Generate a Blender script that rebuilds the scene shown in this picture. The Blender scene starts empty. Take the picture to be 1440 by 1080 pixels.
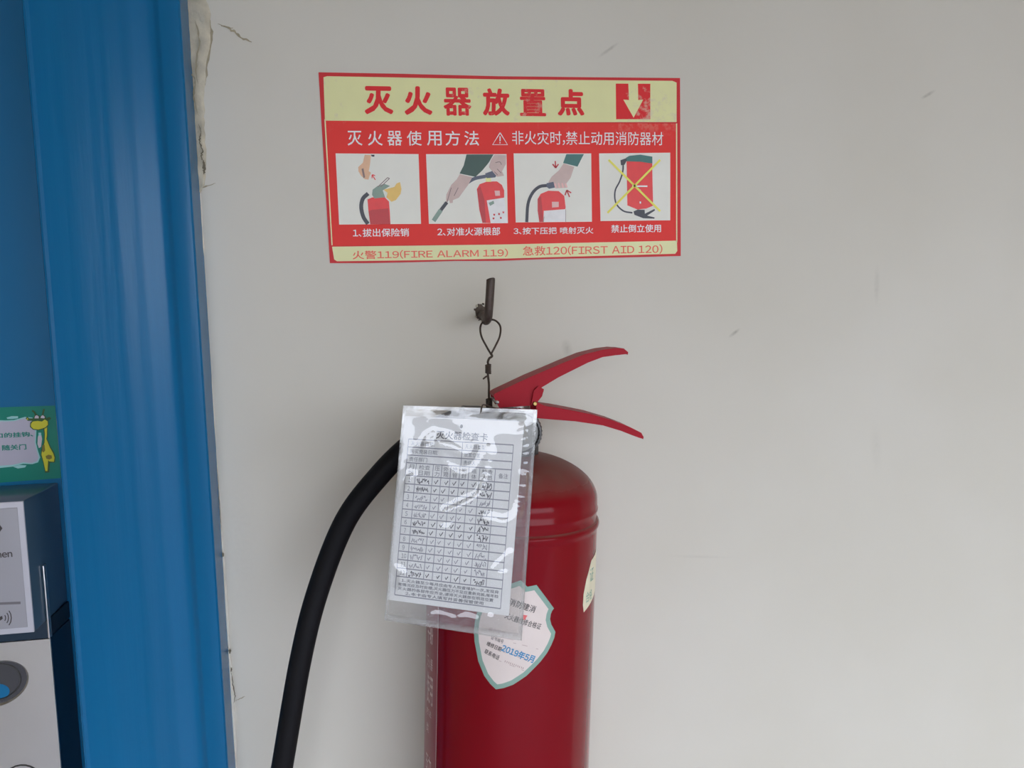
import bpy, bmesh, math, random
from mathutils import Vector, Matrix, noise

# ------------------------------------------------------------------ camera
scene = bpy.context.scene
COL = scene.collection
Z0 = 1.45                                   # camera height above the floor
F = 1130.0                                  # focal length in pixels of a 1440 x 1080 frame
YAW, PITCH, ROLL, DIST = math.radians(8.92), math.radians(-5.66), math.radians(-1.453), 0.676
fw = Vector((math.sin(YAW)*math.cos(PITCH), math.cos(YAW)*math.cos(PITCH), math.sin(PITCH)))
rt = Vector((math.cos(YAW), -math.sin(YAW), 0))
up = rt.cross(fw)
rt, up = rt*math.cos(ROLL)+up*math.sin(ROLL), up*math.cos(ROLL)-rt*math.sin(ROLL)
CAM = Vector((0, -DIST, Z0))
cd = bpy.data.cameras.new('camera'); cam = bpy.data.objects.new('camera', cd); COL.objects.link(cam)
cd.sensor_width = 36; cd.lens = 36*F/1440; cd.clip_start = 0.02
cam.matrix_world = Matrix(((rt.x, up.x, -fw.x, CAM.x), (rt.y, up.y, -fw.y, CAM.y), (rt.z, up.z, -fw.z, CAM.z), (0, 0, 0, 1)))
scene.camera = cam

# ------------------------------------------------------------------ light: overcast sky seen from under an added porch
SKY = 5.0
world = bpy.data.worlds.new('overcast_sky'); scene.world = world; world.use_nodes = True
bg = world.node_tree.nodes['Background']
bg.inputs[0].default_value = (0.885, 0.935, 1.05, 1); bg.inputs[1].default_value = SKY
scene.view_settings.view_transform = 'Standard'
scene.view_settings.look = 'None'
scene.view_settings.exposure = 0.0
scene.view_settings.gamma = 1.0
scene.view_settings.use_curve_mapping = False
scene.cycles.use_denoising = True
scene.cycles.max_bounces = 10
scene.cycles.transparent_max_bounces = 16

# ------------------------------------------------------------------ helpers
def ray(px, py):
    return rt*((px-720)/F) - up*((py-540)/F) + fw
def at(px, py, Y):                          # the place on the plane y = Y that the photo shows at a pixel
    d = ray(px, py); return CAM + d*((Y-CAM.y)/d.y)
def lin(c):
    c /= 255.0
    return c/12.92 if c <= 0.04045 else ((c+0.055)/1.055)**2.4
ILL = 0.60
def alb(r, g, b):                           # photographed colour -> reflectance under this light
    return tuple(min(0.88, lin(v)/ILL) for v in (r, g, b))

MATS = {}
def mat(name, rgb, rough=0.6, metal=0.0, spec=0.5, coat=0.0, var=0.0, vscale=8.0, bump=0.0, bscale=60.0, raw=False, stretch=None):
    if name in MATS: return MATS[name]
    m = bpy.data.materials.new(name); m.use_nodes = True
    nt = m.node_tree; b = nt.nodes['Principled BSDF']
    c = rgb if raw else alb(*rgb)
    b.inputs['Base Color'].default_value = (*c, 1)
    b.inputs['Roughness'].default_value = rough
    b.inputs['Metallic'].default_value = metal
    b.inputs['Specular IOR Level'].default_value = spec
    b.inputs['Coat Weight'].default_value = coat
    b.inputs['Coat Roughness'].default_value = 0.06
    tc = nt.nodes.new('ShaderNodeTexCoord'); src = tc.outputs['Object']
    if stretch:
        mp = nt.nodes.new('ShaderNodeMapping'); mp.inputs['Scale'].default_value = stretch
        nt.links.new(src, mp.inputs['Vector']); src = mp.outputs[0]
    if var > 0:
        n = nt.nodes.new('ShaderNodeTexNoise'); n.inputs['Scale'].default_value = vscale; n.inputs['Detail'].default_value = 5
        nt.links.new(src, n.inputs['Vector'])
        r = nt.nodes.new('ShaderNodeMapRange'); r.inputs['To Min'].default_value = 1-var; r.inputs['To Max'].default_value = 1+var
        nt.links.new(n.outputs['Fac'], r.inputs['Value'])
        mx = nt.nodes.new('ShaderNodeMix'); mx.data_type = 'RGBA'; mx.blend_type = 'MULTIPLY'; mx.inputs['Factor'].default_value = 1
        mx.inputs['A'].default_value = (*c, 1)
        cmb = nt.nodes.new('ShaderNodeCombineColor')
        for i in range(3): nt.links.new(r.outputs[0], cmb.inputs[i])
        nt.links.new(cmb.outputs[0], mx.inputs['B']); nt.links.new(mx.outputs['Result'], b.inputs['Base Color'])
    if bump > 0:
        n = nt.nodes.new('ShaderNodeTexNoise'); n.inputs['Scale'].default_value = bscale; n.inputs['Detail'].default_value = 4
        nt.links.new(src, n.inputs['Vector'])
        bp = nt.nodes.new('ShaderNodeBump'); bp.inputs['Strength'].default_value = bump; bp.inputs['Distance'].default_value = 0.002
        nt.links.new(n.outputs['Fac'], bp.inputs['Height']); nt.links.new(bp.outputs[0], b.inputs['Normal'])
    MATS[name] = m
    return m

def obj(name, verts, faces, material, parent=None, smooth=False):
    me = bpy.data.meshes.new(name); me.from_pydata([tuple(v) for v in verts], [], faces); me.update()
    if smooth:
        for p in me.polygons: p.use_smooth = True
    me.materials.append(material)
    o = bpy.data.objects.new(name, me); COL.objects.link(o)
    if parent: o.parent = parent
    return o
def from_bm(name, bm, material, parent=None, smooth=False, autosmooth=None):
    me = bpy.data.meshes.new(name); bm.normal_update(); bm.to_mesh(me); bm.free()
    me.materials.append(material)
    if smooth:
        for p in me.polygons: p.use_smooth = True
        if autosmooth: me.set_sharp_from_angle(angle=math.radians(autosmooth))
    o = bpy.data.objects.new(name, me); COL.objects.link(o)
    if parent: o.parent = parent
    return o
def tag(o, label, cat, group=None):
    o['label'] = label; o['category'] = cat
    if group: o['group'] = group
    return o
def struct(o): o['kind'] = 'structure'; return o
def empty(name, loc, rot=None):
    o = bpy.data.objects.new(name, None); COL.objects.link(o); o.location = loc; o.empty_display_size = 0.02
    if rot: o.rotation_euler = rot
    return o
def bm_box(bm, x0, x1, y0, y1, z0, z1, bevel=0.0):
    r = bmesh.ops.create_cube(bm, size=1.0)
    for v in r['verts']:
        v.co = Vector((x0+(v.co.x+.5)*(x1-x0), y0+(v.co.y+.5)*(y1-y0), z0+(v.co.z+.5)*(z1-z0)))
    if bevel:
        es = list({e for v in r['verts'] for e in v.link_edges})
        bmesh.ops.bevel(bm, geom=es, offset=bevel, segments=3, profile=0.5, affect='EDGES')
def box(name, x0, x1, y0, y1, z0, z1, material, parent=None, bevel=0.0):
    bm = bmesh.new(); bm_box(bm, x0, x1, y0, y1, z0, z1, bevel)
    return from_bm(name, bm, material, parent, smooth=bevel > 0, autosmooth=40)
def catmull(pts, n=8):
    P = [Vector(p) for p in pts]; P = [P[0]*2-P[1]] + P + [P[-1]*2-P[-2]]; out = []
    for i in range(1, len(P)-2):
        for k in range(n):
            t = k/n; a, b, c, d = P[i-1], P[i], P[i+1], P[i+2]
            out.append(0.5*((2*b)+(c-a)*t+(2*a-5*b+4*c-d)*t*t+(3*b-a-3*c+d)*t**3))
    out.append(P[-2]); return out
def bm_tube(bm, pts, rad, seg=10):
    pts = [Vector(p) for p in pts]; n = len(pts)
    rr = rad if isinstance(rad, (list, tuple)) else [rad]*n
    t0 = (pts[1]-pts[0]).normalized(); nrm = t0.orthogonal().normalized(); rings = []
    for i, p in enumerate(pts):
        t = (pts[min(i+1, n-1)]-pts[max(i-1, 0)]).normalized()
        nrm = (nrm - t*nrm.dot(t)).normalized(); bi = t.cross(nrm)
        rings.append([bm.verts.new(p+(nrm*math.cos(2*math.pi*k/seg)+bi*math.sin(2*math.pi*k/seg))*rr[i]) for k in range(seg)])
    for a, b in zip(rings, rings[1:]):
        for k in range(seg): bm.faces.new((a[k], a[(k+1) % seg], b[(k+1) % seg], b[k]))
    bm.faces.new(rings[0][::-1]); bm.faces.new(rings[-1])
def tube(name, pts, rad, material, parent=None, seg=10):
    bm = bmesh.new(); bm_tube(bm, pts, rad, seg)
    bmesh.ops.recalc_face_normals(bm, faces=bm.faces)
    return from_bm(name, bm, material, parent, smooth=True, autosmooth=60)
def bm_lathe(bm, prof, seg=48, center=(0, 0, 0), axis='z', teeth=0.0):
    c = Vector(center); rings = []
    for r, h in prof:
        ring = []
        for k in range(seg):
            a = 2*math.pi*k/seg; q = r*(1+(teeth if k % 2 else 0)) if r > 1e-6 else 1e-6
            p = Vector((q*math.cos(a), q*math.sin(a), h)) if axis == 'z' else Vector((q*math.cos(a), -h, q*math.sin(a)))
            ring.append(bm.verts.new(c+p))
        rings.append(ring)
    for a, b in zip(rings, rings[1:]):
        for k in range(seg): bm.faces.new((a[k], a[(k+1) % seg], b[(k+1) % seg], b[k]))
    bm.faces.new(rings[0][::-1]); bm.faces.new(rings[-1])
    bmesh.ops.recalc_face_normals(bm, faces=bm.faces)
def lathe(name, prof, material, parent=None, seg=48, center=(0, 0, 0), axis='z', sharp=40, teeth=0.0):
    bm = bmesh.new(); bm_lathe(bm, prof, seg, center, axis, teeth)
    return from_bm(name, bm, material, parent, smooth=True, autosmooth=sharp)

# flat print: 2-D polygons put on a surface by surf(u, v, layer)
def flat(name, polys, surf, layer, material, parent, slice_u=None):
    if slice_u is None:
        V, Fc = [], []
        for p in polys:
            Fc.append(list(range(len(V), len(V)+len(p)))); V += [surf(u, v, layer) for u, v in p]
        return obj(name, V, Fc, material, parent)
    bm = bmesh.new()
    for p in polys: bm.faces.new([bm.verts.new((u, v, 0)) for u, v in p])
    us = [v.co.x for v in bm.verts]; u = math.floor(min(us)/slice_u)*slice_u
    while u < max(us):
        bmesh.ops.bisect_plane(bm, geom=bm.verts[:]+bm.edges[:]+bm.faces[:], plane_co=(u, 0, 0), plane_no=(1, 0, 0)); u += slice_u
    for v in bm.verts: v.co = Vector(surf(v.co.x, v.co.y, layer))
    bmesh.ops.recalc_face_normals(bm, faces=bm.faces)
    return from_bm(name, bm, material, parent)
def strokes(lines, w):                      # polylines -> thin quads
    out = []
    for ln in lines:
        P = [Vector(p) for p in ln]
        L, Rr = [], []
        for i, p in enumerate(P):
            d = (P[min(i+1, len(P)-1)]-P[max(i-1, 0)]).normalized(); n = Vector((-d.y, d.x))*w/2
            L.append(p+n); Rr.append(p-n)
        for i in range(len(P)-1):
            out.append([tuple(L[i]), tuple(L[i+1]), tuple(Rr[i+1]), tuple(Rr[i])])
    return out
GLY = {}
def raw_glyph(s):
    if s in GLY: return GLY[s]
    cu = bpy.data.curves.new('lettering', 'FONT'); cu.body = s; cu.resolution_u = 3; cu.fill_mode = 'FRONT'
    ob = bpy.data.objects.new('lettering', cu); COL.objects.link(ob); bpy.context.view_layer.update()
    me = bpy.data.meshes.new_from_object(ob.evaluated_get(bpy.context.evaluated_depsgraph_get()))
    V = [(v.co.x, v.co.y) for v in me.vertices]; Fc = [list(p.vertices) for p in me.polygons]
    bpy.data.objects.remove(ob); bpy.data.curves.remove(cu); bpy.data.meshes.remove(me)
    GLY[s] = (V, Fc)
    return V, Fc
def glyphs(s, weight):                      # set character by character; latin letters in the wide sans forms
    a = raw_glyph('国')[0]; b = raw_glyph('国国')[0]
    em = max(p[0] for p in b)-max(p[0] for p in a)
    x = 0.0; V, Fc = [], []
    for ch in s:
        if ch == ' ': x += em*.30; continue
        half = ord(ch) < 128
        gv, gf = raw_glyph(chr(ord(ch)+0xFEE0) if half else ch)
        x0 = min(p[0] for p in gv); x1 = max(p[0] for p in gv)
        if half: dx = x-x0+em*.045; adv = (x1-x0)+em*.09
        elif ch == '、': dx = x-x0+em*.02; adv = em*.42
        else: dx = x; adv = em
        offs = [(0, 0)] if weight <= 0 else [(weight*math.cos(k*math.pi/4), weight*math.sin(k*math.pi/4)) for k in (range(8) if weight > .016 else (0, 2, 4, 6))]
        for k, (ox, oy) in enumerate(offs): # heavier strokes: the glyph laid over itself in a small ring, each a hair above the last
            n = len(V); V += [(p[0]+dx+ox, p[1]+oy, k*.11) for p in gv]; Fc += [[q+n for q in f] for f in gf]
        x += adv
    return V, Fc
def text(name, s, u0, u1, v0, v1, surf, layer, material, parent, weight=0.0, skew=0.0, rot=0.0):
    V, Fc = glyphs(s, weight)
    xs = [p[0] for p in V]; ys = [p[1] for p in V]
    x0, x1, y0, y1 = min(xs), max(xs), min(ys), max(ys)
    out = []
    cu_, cv_ = (u0+u1)/2, (v0+v1)/2
    for x, y, dl in V:
        a = (x-x0)/(x1-x0)*(u1-u0)-(u1-u0)/2; b = (y-y0)/(y1-y0)*(v1-v0)-(v1-v0)/2
        a, b = a*math.cos(rot)-b*math.sin(rot), a*math.sin(rot)+b*math.cos(rot)
        out.append(surf(cu_+a, cv_+b, layer+dl))
    return obj(name, out, Fc, material, parent)

# ------------------------------------------------------------------ materials of the setting
def wall_material():
    m = bpy.data.materials.new('wall_paint'); m.use_nodes = True; nt = m.node_tree; b = nt.nodes['Principled BSDF']
    b.inputs['Roughness'].default_value = 0.75; b.inputs['Specular IOR Level'].default_value = 0.25
    tc = nt.nodes.new('ShaderNodeTexCoord')
    n = nt.nodes.new('ShaderNodeTexNoise'); n.inputs['Scale'].default_value = 5; n.inputs['Detail'].default_value = 3
    nt.links.new(tc.outputs['Object'], n.inputs['Vector'])
    cr = nt.nodes.new('ShaderNodeValToRGB')
    cr.color_ramp.elements[0].position = .3; cr.color_ramp.elements[0].color = (.675, .65, .57, 1)
    cr.color_ramp.elements[1].position = .7; cr.color_ramp.elements[1].color = (.72, .70, .63, 1)
    nt.links.new(n.outputs['Fac'], cr.inputs[0]); last = cr.outputs[0]
    # scuffs and smears: soft ellipses broken up by noise  (px, py, width, height, turn, strength)
    n2 = nt.nodes.new('ShaderNodeTexNoise'); n2.inputs['Scale'].default_value = 260; n2.inputs['Detail'].default_value = 3
    nt.links.new(tc.outputs['Object'], n2.inputs['Vector'])
    for px, py, w, h, ang, st in [(1305, 133, .010, .0022, .5, .8), (1033, 468, .008, .0022, .6, .8), (797, 490, .006, .010, .2, .45),
                                  (856, 70, .014, .002, .6, .6), (1233, 400, .004, .022, 0, .25), (1232, 630, .008, .03, .1, .12),
                                  (985, 783, .04, .002, -.1, .14), (340, 770, .02, .10, 0, .12)]:
        p = at(px, py, 0)
        mp = nt.nodes.new('ShaderNodeMapping'); mp.vector_type = 'TEXTURE'
        mp.inputs['Location'].default_value = p; mp.inputs['Rotation'].default_value = (0, -ang, 0); mp.inputs['Scale'].default_value = (w, 1, h)
        nt.links.new(tc.outputs['Object'], mp.inputs['Vector'])
        ln = nt.nodes.new('ShaderNodeVectorMath'); ln.operation = 'LENGTH'; nt.links.new(mp.outputs[0], ln.inputs[0])
        mr = nt.nodes.new('ShaderNodeMapRange'); mr.interpolation_type = 'SMOOTHSTEP'
        mr.inputs['From Min'].default_value = 1.0; mr.inputs['From Max'].default_value = 0.0; mr.inputs['To Max'].default_value = st
        nt.links.new(ln.outputs['Value'], mr.inputs['Value'])
        mu = nt.nodes.new('ShaderNodeMath'); mu.operation = 'MULTIPLY'; nt.links.new(mr.outputs[0], mu.inputs[0]); nt.links.new(n2.outputs['Fac'], mu.inputs[1])
        mx = nt.nodes.new('ShaderNodeMix'); mx.data_type = 'RGBA'; mx.inputs['B'].default_value = (.20, .19, .15, 1)
        nt.links.new(mu.outputs[0], mx.inputs['Factor']); nt.links.new(last, mx.inputs['A']); last = mx.outputs['Result']
    nt.links.new(last, b.inputs['Base Color'])
    n3 = nt.nodes.new('ShaderNodeTexNoise'); n3.inputs['Scale'].default_value = 9; n3.inputs['Detail'].default_value = 6; n3.inputs['Roughness'].default_value = .45
    nt.links.new(tc.outputs['Object'], n3.inputs['Vector'])
    bp = nt.nodes.new('ShaderNodeBump'); bp.inputs['Strength'].default_value = .25; bp.inputs['Distance'].default_value = .006
    nt.links.new(n3.outputs['Fac'], bp.inputs['Height']); nt.links.new(bp.outputs[0], b.inputs['Normal'])
    return m
M_wall = wall_material()
M_blue = mat('blue_enamel', (0.005, 0.145, 0.34), rough=.26, spec=.27, coat=0, raw=True, var=.12, vscale=6, bump=.10, bscale=30, stretch=(6, 6, .35))
M_blue2 = mat('blue_door_paint', (0.006, 0.155, 0.35), rough=.30, spec=.5, raw=True, var=.06, vscale=5, bump=.06, bscale=20, stretch=(5, 5, .5))
M_ceil = mat('porch_ceiling_paint', (0.50, 0.36, 0.15), rough=.8, raw=True, var=.03)
M_floor = mat('floor_concrete', (0.42, 0.42, 0.46), rough=.6, raw=True, var=.15, vscale=6, bump=.2)
M_side = mat('porch_side_paint', (0.55, 0.49, 0.36), rough=.8, raw=True, var=.03)
M_ground = mat('ground_paving', (0.11, 0.11, 0.115), rough=.8, raw=True, var=.15, vscale=3)

# ------------------------------------------------------------------ the setting
CEIL, DEEP, XL, XR = 2.24, -2.3, -1.9, 2.3  # porch shell sized to shape the daylight on the back wall
FX = -.75
TX = -0.139                                 # the right side of the blue door trim
DL, DTOP = -1.16, 2.12                      # far side and head of the doorway
bm = bmesh.new()
bm_box(bm, TX, XR, 0, .20, 0, CEIL); bm_box(bm, DL, TX, 0, .20, DTOP, CEIL); bm_box(bm, XL, DL, 0, .20, 0, CEIL)
wall = struct(from_bm('wall_back', bm, M_wall))
struct(box('floor', XL-.2, XR+.2, DEEP, .20, -.12, 0, M_floor))
struct(box('ceiling', XL-.2, XR+.2, DEEP, .20, CEIL, CEIL+.18, M_ceil))  # unseen canopy, its height and warm colour set for the wall's light
struct(box('wall_left', XL-.2, XL, DEEP, 0, 0, CEIL, M_side))
struct(box('added_wall_front', XL-.2, FX, DEEP-.12, DEEP, 0, CEIL, M_side))     # unseen wall, added so daylight enters only to its right
struct(box('ground', -30, 30, -60, DEEP, -.4, -.12, M_ground))
struct(box('added_beam', XL-.2, XR+.2, DEEP-.08, DEEP, 2.0, CEIL+.18, M_side))   # unseen porch edge beam, added to cut the sky off the upper wall
struct(box('added_wall_right', XR, XR+.2, DEEP, 0, 0, CEIL, M_side))  # unseen wall, added to hold back light from the right

# blue folded-steel door trim
def trim_profile():
    P = [(TX, .16), (TX, 0), (TX, -.0285), (TX-.0012, -.030), (TX-.0140, -.0302), (TX-.0158, -.0296), (TX-.0182, -.0272), (TX-.0205, -.0264), (TX-.0250, -.0264), (TX-.0290, -.0270), (TX-.034, -.0288)]
    x0, x1 = TX-.034, -.2425
    for k in range(1, 41):
        t = k/40; x = x0+(x1-x0)*t
        P.append((x, -.0292-.0009*math.sin(t*math.pi)-.00055*noise.noise(Vector((t*3.1, 4.2, 0)))-.00025*noise.noise(Vector((t*9, 1.2, 0)))))
    P += [(-.2445, -.0305), (-.2462, -.0298), (-.2472, -.0280), (-.2474, -.0255), (-.2474, .075)]
    return P
TP = trim_profile()
def extrude_z(name, prof, z0, z1, material, mirror=None):
    V, Fc = [], []
    for z in (z0, z1):
        V += [((2*mirror-x) if mirror else x, y, z) for x, y in prof]
    n = len(prof)
    for k in range(n-1): Fc.append((k, k+1, n+k+1, n+k))
    o = obj(name, V, Fc, material, smooth=True); o.data.set_sharp_from_angle(angle=math.radians(38)); return o
struct(extrude_z('trim_1', TP, 0, DTOP, M_blue))
struct(extrude_z('trim_2', TP, 0, DTOP, M_blue, mirror=(TX+DL)/2))
struct(box('trim_3', DL, TX, -.03, .075, DTOP-.108, DTOP, M_blue, bevel=.002))
YD = 0.040                                  # front of the blue door leaf
door = struct(box('door_1', DL+.09, TX-.09, YD, YD+.045, .008, DTOP-.09, M_blue2))

# plaster filler and cracks along the trim
M_fill = mat('rough_plaster', (160, 154, 138), rough=.9, var=.55, vscale=70, bump=1.0, bscale=110)
M_crack = mat('crack_dirt_shade', (92, 86, 72), rough=.95, var=.4, vscale=200)  # dirt colour with the shade inside cracks and chips painted in
M_caulk = mat('white_caulk', (196, 190, 180), rough=.8, var=.12, vscale=80, bump=.5, bscale=120)
rnd = random.Random(4)
def filler(name, rows, th, material):       # rows: (py, left px, right px); a lumpy strip proud of the wall
    V, Fc = [], []; nx = 7
    R = []
    for (a, b) in zip(rows, rows[1:]):
        for k in range(5):
            t = k/5; R.append(tuple(a[i]+(b[i]-a[i])*t for i in range(3)))
    R.append(rows[-1])
    for j, (py, l, r) in enumerate(R):
        for i in range(nx):
            s = i/(nx-1); px = l+(r+rnd.uniform(-1.2, 1.2)-l)*s
            p = at(px, py, 0); h = 0 if i == nx-1 or j in (0, len(R)-1) else th*(.35+.9*abs(noise.noise(p*90)))
            V.append((p.x, -h-.0001, p.z))
    for j in range(len(R)-1):
        for i in range(nx-1):
            q = j*nx+i; Fc.append((q, q+nx, q+nx+1, q+1))
    return obj(name, V, Fc, material, wall, smooth=True)
filler('plaster_filler', [(-12, 261, 286), (20, 263, 297), (60, 265, 296), (100, 268, 290), (140, 270, 287), (180, 273, 288), (230, 276, 291), (262, 278, 287), (272, 279, 281)], .0028, M_fill)
filler('caulk_line', [(268, 279, 282), (400, 286, 289), (540, 295, 298), (760, 309, 314), (900, 318, 323), (1000, 324, 330), (1100, 330, 335)], .0022, M_caulk)
WS = lambda u, v, l: (u, -l, v)
def wallpx(pts): return [(at(x, y, 0).x, at(x, y, 0).z) for x, y in pts]
def crack(pts, w, layer=.0005, material=None):   # a ragged tapering split
    P = [Vector(p) for p in wallpx([(p.x, p.y) for p in catmull([(a, b, 0) for a, b in pts], 6)])]; n = len(P); A_, B_ = [], []
    for i, p in enumerate(P):
        d = (P[min(i+1, n-1)]-P[max(i-1, 0)]).normalized(); q = Vector((-d.y, d.x)); t = math.sin(math.pi*(i+.3)/(n-.4))**.6
        p = p+q*rnd.uniform(-.0004, .0004); A_.append(p+q*w*.5*t*rnd.uniform(.2, 1.3)); B_.append(p-q*w*.5*t*rnd.uniform(.2, 1.3))
    flat('plaster_crack', [[tuple(A_[i]), tuple(A_[i+1]), tuple(B_[i+1]), tuple(B_[i])] for i in range(n-1)], WS, layer, material or M_crack, wall)
M_scuff = mat('brown_scuff', (134, 126, 106), rough=.9, var=.3, vscale=200)
crack([(281, 175), (284, 188), (282, 200), (286, 212), (285, 222), (289, 232), (288, 246)], .0012, .0034)
crack([(287, 228), (289, 238), (288, 246)], .0024, .0036)
crack([(270, 125), (273, 135), (271, 142)], .0012, .0036)
crack([(280, 267), (290, 262), (304, 258)], .0011, .0005, M_scuff)
crack([(310, 36), (326, 42), (338, 52), (354, 60)], .0026, .0005, M_scuff)
crack([(306, 34), (318, 38), (328, 40)], .0012, .0004, M_scuff)
crack([(292, 20), (297, 50), (292, 90), (288, 120)], .003, .0003, M_scuff)
crack([(276, 30), (282, 60), (277, 95), (280, 120)], .0016, .0040, M_scuff)
crack([(268, 100), (276, 118), (274, 140), (281, 165)], .0016, .0040, M_scuff)
def chip(px, py, w, h):                      # a small ragged hole in the caulk
    P = []
    for k in range(12):
        a = 2*math.pi*k/12; r = rnd.uniform(.55, 1.15); P.append((px+w*r*math.cos(a), py+h*r*math.sin(a)))
    flat('plaster_chip', [wallpx(P)], WS, .0024, M_crack, wall)
for q in ((314, 779, 2, 4), (315.5, 843, 1.6, 4), (320, 909, 2.2, 3), (324, 914, 2, 4), (326, 940, 1.2, 3)): chip(*q)
crack([(325, 938), (327, 950), (328, 962), (331, 975), (329, 988)], .0009, .0020)
crack([(331, 985), (338, 982), (345, 979)], .0011, .0005, M_scuff)

# ------------------------------------------------------------------ extinguisher instruction sign
sg0 = at(704, 236, 0)
sign = empty('fire_extinguisher_sign', (sg0.x, 0, sg0.z))
tag(sign, 'red and pale yellow fire extinguisher instruction poster stuck on the white wall', 'sign')
def S(px, py): p = at(px, py, 0); return (p.x-sg0.x, p.z-sg0.z)
def Sp(pts): return [S(*p) for p in pts]
SS = lambda u, v, l: (u, -.0006-l*.00012, v)
def sign_mat(name, rgb, wear=0.0, rough=.35):
    m = mat(name, rgb, rough=.5, spec=.22, var=.07, vscale=30)
    if wear:
        nt = m.node_tree; b = nt.nodes['Principled BSDF']
        tc = nt.nodes.new('ShaderNodeTexCoord')
        n = nt.nodes.new('ShaderNodeTexNoise'); n.inputs['Scale'].default_value = 170; n.inputs['Detail'].default_value = 6; n.inputs['Roughness'].default_value = .7
        n2 = nt.nodes.new('ShaderNodeTexNoise'); n2.inputs['Scale'].default_value = 14
        for q in (n, n2): nt.links.new(tc.outputs['Object'], q.inputs['Vector'])
        sx = nt.nodes.new('ShaderNodeSeparateXYZ'); nt.links.new(tc.outputs['Object'], sx.inputs[0])
        band = nt.nodes.new('ShaderNodeMapRange'); band.interpolation_type = 'SMOOTHSTEP'
        band.inputs['From Min'].default_value = .022; band.inputs['From Max'].default_value = .042; nt.links.new(sx.outputs['Z'], band.inputs['Value'])
        a = nt.nodes.new('ShaderNodeMath'); a.operation = 'MULTIPLY'; nt.links.new(n.outputs['Fac'], a.inputs[0]); nt.links.new(n2.outputs['Fac'], a.inputs[1])
        r = nt.nodes.new('ShaderNodeMapRange'); r.inputs['From Min'].default_value = .30; r.inputs['From Max'].default_value = .38; r.inputs['To Max'].default_value = wear
        nt.links.new(a.outputs[0], r.inputs['Value'])
        mu = nt.nodes.new('ShaderNodeMath'); mu.operation = 'MULTIPLY'; nt.links.new(r.outputs[0], mu.inputs[0]); nt.links.new(band.outputs[0], mu.inputs[1])
        mx = nt.nodes.new('ShaderNodeMix'); mx.data_type = 'RGBA'; mx.inputs['B'].default_value = (.75, .70, .52, 1)
        old = b.inputs['Base Color'].links[0].from_socket
        nt.links.new(mu.outputs[0], mx.inputs['Factor']); nt.links.new(old, mx.inputs['A']); nt.links.new(mx.outputs['Result'], b.inputs['Base Color'])
    return m
M_sred = sign_mat('sign_red', (198, 50, 46), wear=.22)
M_sredt = sign_mat('sign_red_print', (186, 40, 44), wear=.5)
M_spale = sign_mat('sign_pale_green', (190, 190, 142), wear=.6)
M_spale2 = mat('sign_pale_strip', (214, 200, 150), rough=.5, spec=.22, var=.06, vscale=30)
M_sbord = mat('sign_border_red', (172, 44, 48), rough=.5, spec=.22, var=.06, vscale=30)
M_swhite = mat('sign_white_print', (232, 214, 196), rough=.4)
M_sorng = mat('sign_orange_print', (196, 78, 56), rough=.4)
M_spic = mat('sign_picture_white', (206, 200, 184), rough=.5, var=.05, vscale=40)
edge_pts = [(448, 102), (560, 104), (700, 107.5), (840, 109), (956, 110), (956.5, 230), (957, 360), (900, 361.5), (840, 363), (780, 364), (735, 365.5), (700, 367), (640, 367), (590, 368.5), (520, 370), (464, 370), (456, 236)]
bm = bmesh.new()                            # the sheet itself, 0.5 mm thick
fr = [bm.verts.new((u, -.0006, v)) for u, v in Sp(edge_pts)]
bk = [bm.verts.new((u, -.0001, v)) for u, v in Sp(edge_pts)]
bm.faces.new(fr); bm.faces.new(bk[::-1])
for k in range(len(fr)): bm.faces.new((fr[k], bk[k], bk[(k+1) % len(fr)], fr[(k+1) % len(fr)]))
bmesh.ops.recalc_face_normals(bm, faces=bm.faces)
from_bm('backing_sheet', bm, M_sbord, sign)
flat('red_field', [Sp([(456.5, 170), (951, 174), (951.5, 341), (467, 346)])], SS, 1, M_sred, sign)
for q in ([(456.3, 168), (458, 168), (467.8, 345), (466.2, 345)], [(950.2, 174), (951.8, 174), (952, 341), (950.4, 341)]): flat('border_line', [Sp(q)], SS, 2, M_spale2, sign)
flat('header_panel', [Sp([(455, 109), (460, 107.5), (700, 112), (945, 114), (951, 116.5), (951, 172), (700, 172.5), (457, 170)])], SS, 2, M_spale, sign)
flat('footer_panel', [Sp([(467, 347), (700, 344), (951.5, 338.5), (952, 353), (949, 357), (840, 360), (700, 364), (590, 366), (474, 367.5), (470, 365)])], SS, 2, M_spale2, sign)
for ch, x0, x1, y0, y1 in [('灭', 513, 552, 122, 161), ('火', 569, 607, 122, 162), ('器', 624, 662, 124, 163), ('放', 679, 716, 125, 163), ('置', 731, 767, 126, 163.5), ('点', 784, 821, 126, 163)]:
    (a, b), (c, d) = S(x0, y1), S(x1, y0)
    text('title_character', ch, a, c, b, d, SS, 3, M_sredt, sign, weight=.026 if ch in '置器' else .040)
flat('arrow_block', [Sp([(865.5, 118), (914, 118.3), (914, 168), (866, 168)])], SS, 3, M_sredt, sign)
flat('down_arrow', [Sp([(883, 117.5), (896.5, 117.6), (897, 141), (904, 140.5), (890.5, 166), (876, 140.5), (884, 141)])], SS, 4, M_spale, sign)
def stext(name, s, x0, y0, x1, y1, m, layer=3, weight=0.0, parent=None):
    (a, b), (c, d) = S(x0, y1), S(x1, y0)
    return text(name, s, a, c, b, d, SS, layer, m, parent or sign, weight=weight)
for ch, x in zip('灭火器使用方法', (489, 517.5, 545, 572.5, 600.5, 626.5, 653)):
    stext('method_character', ch, x, 184.5, x+20, 205, M_swhite, weight=.008)
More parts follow.
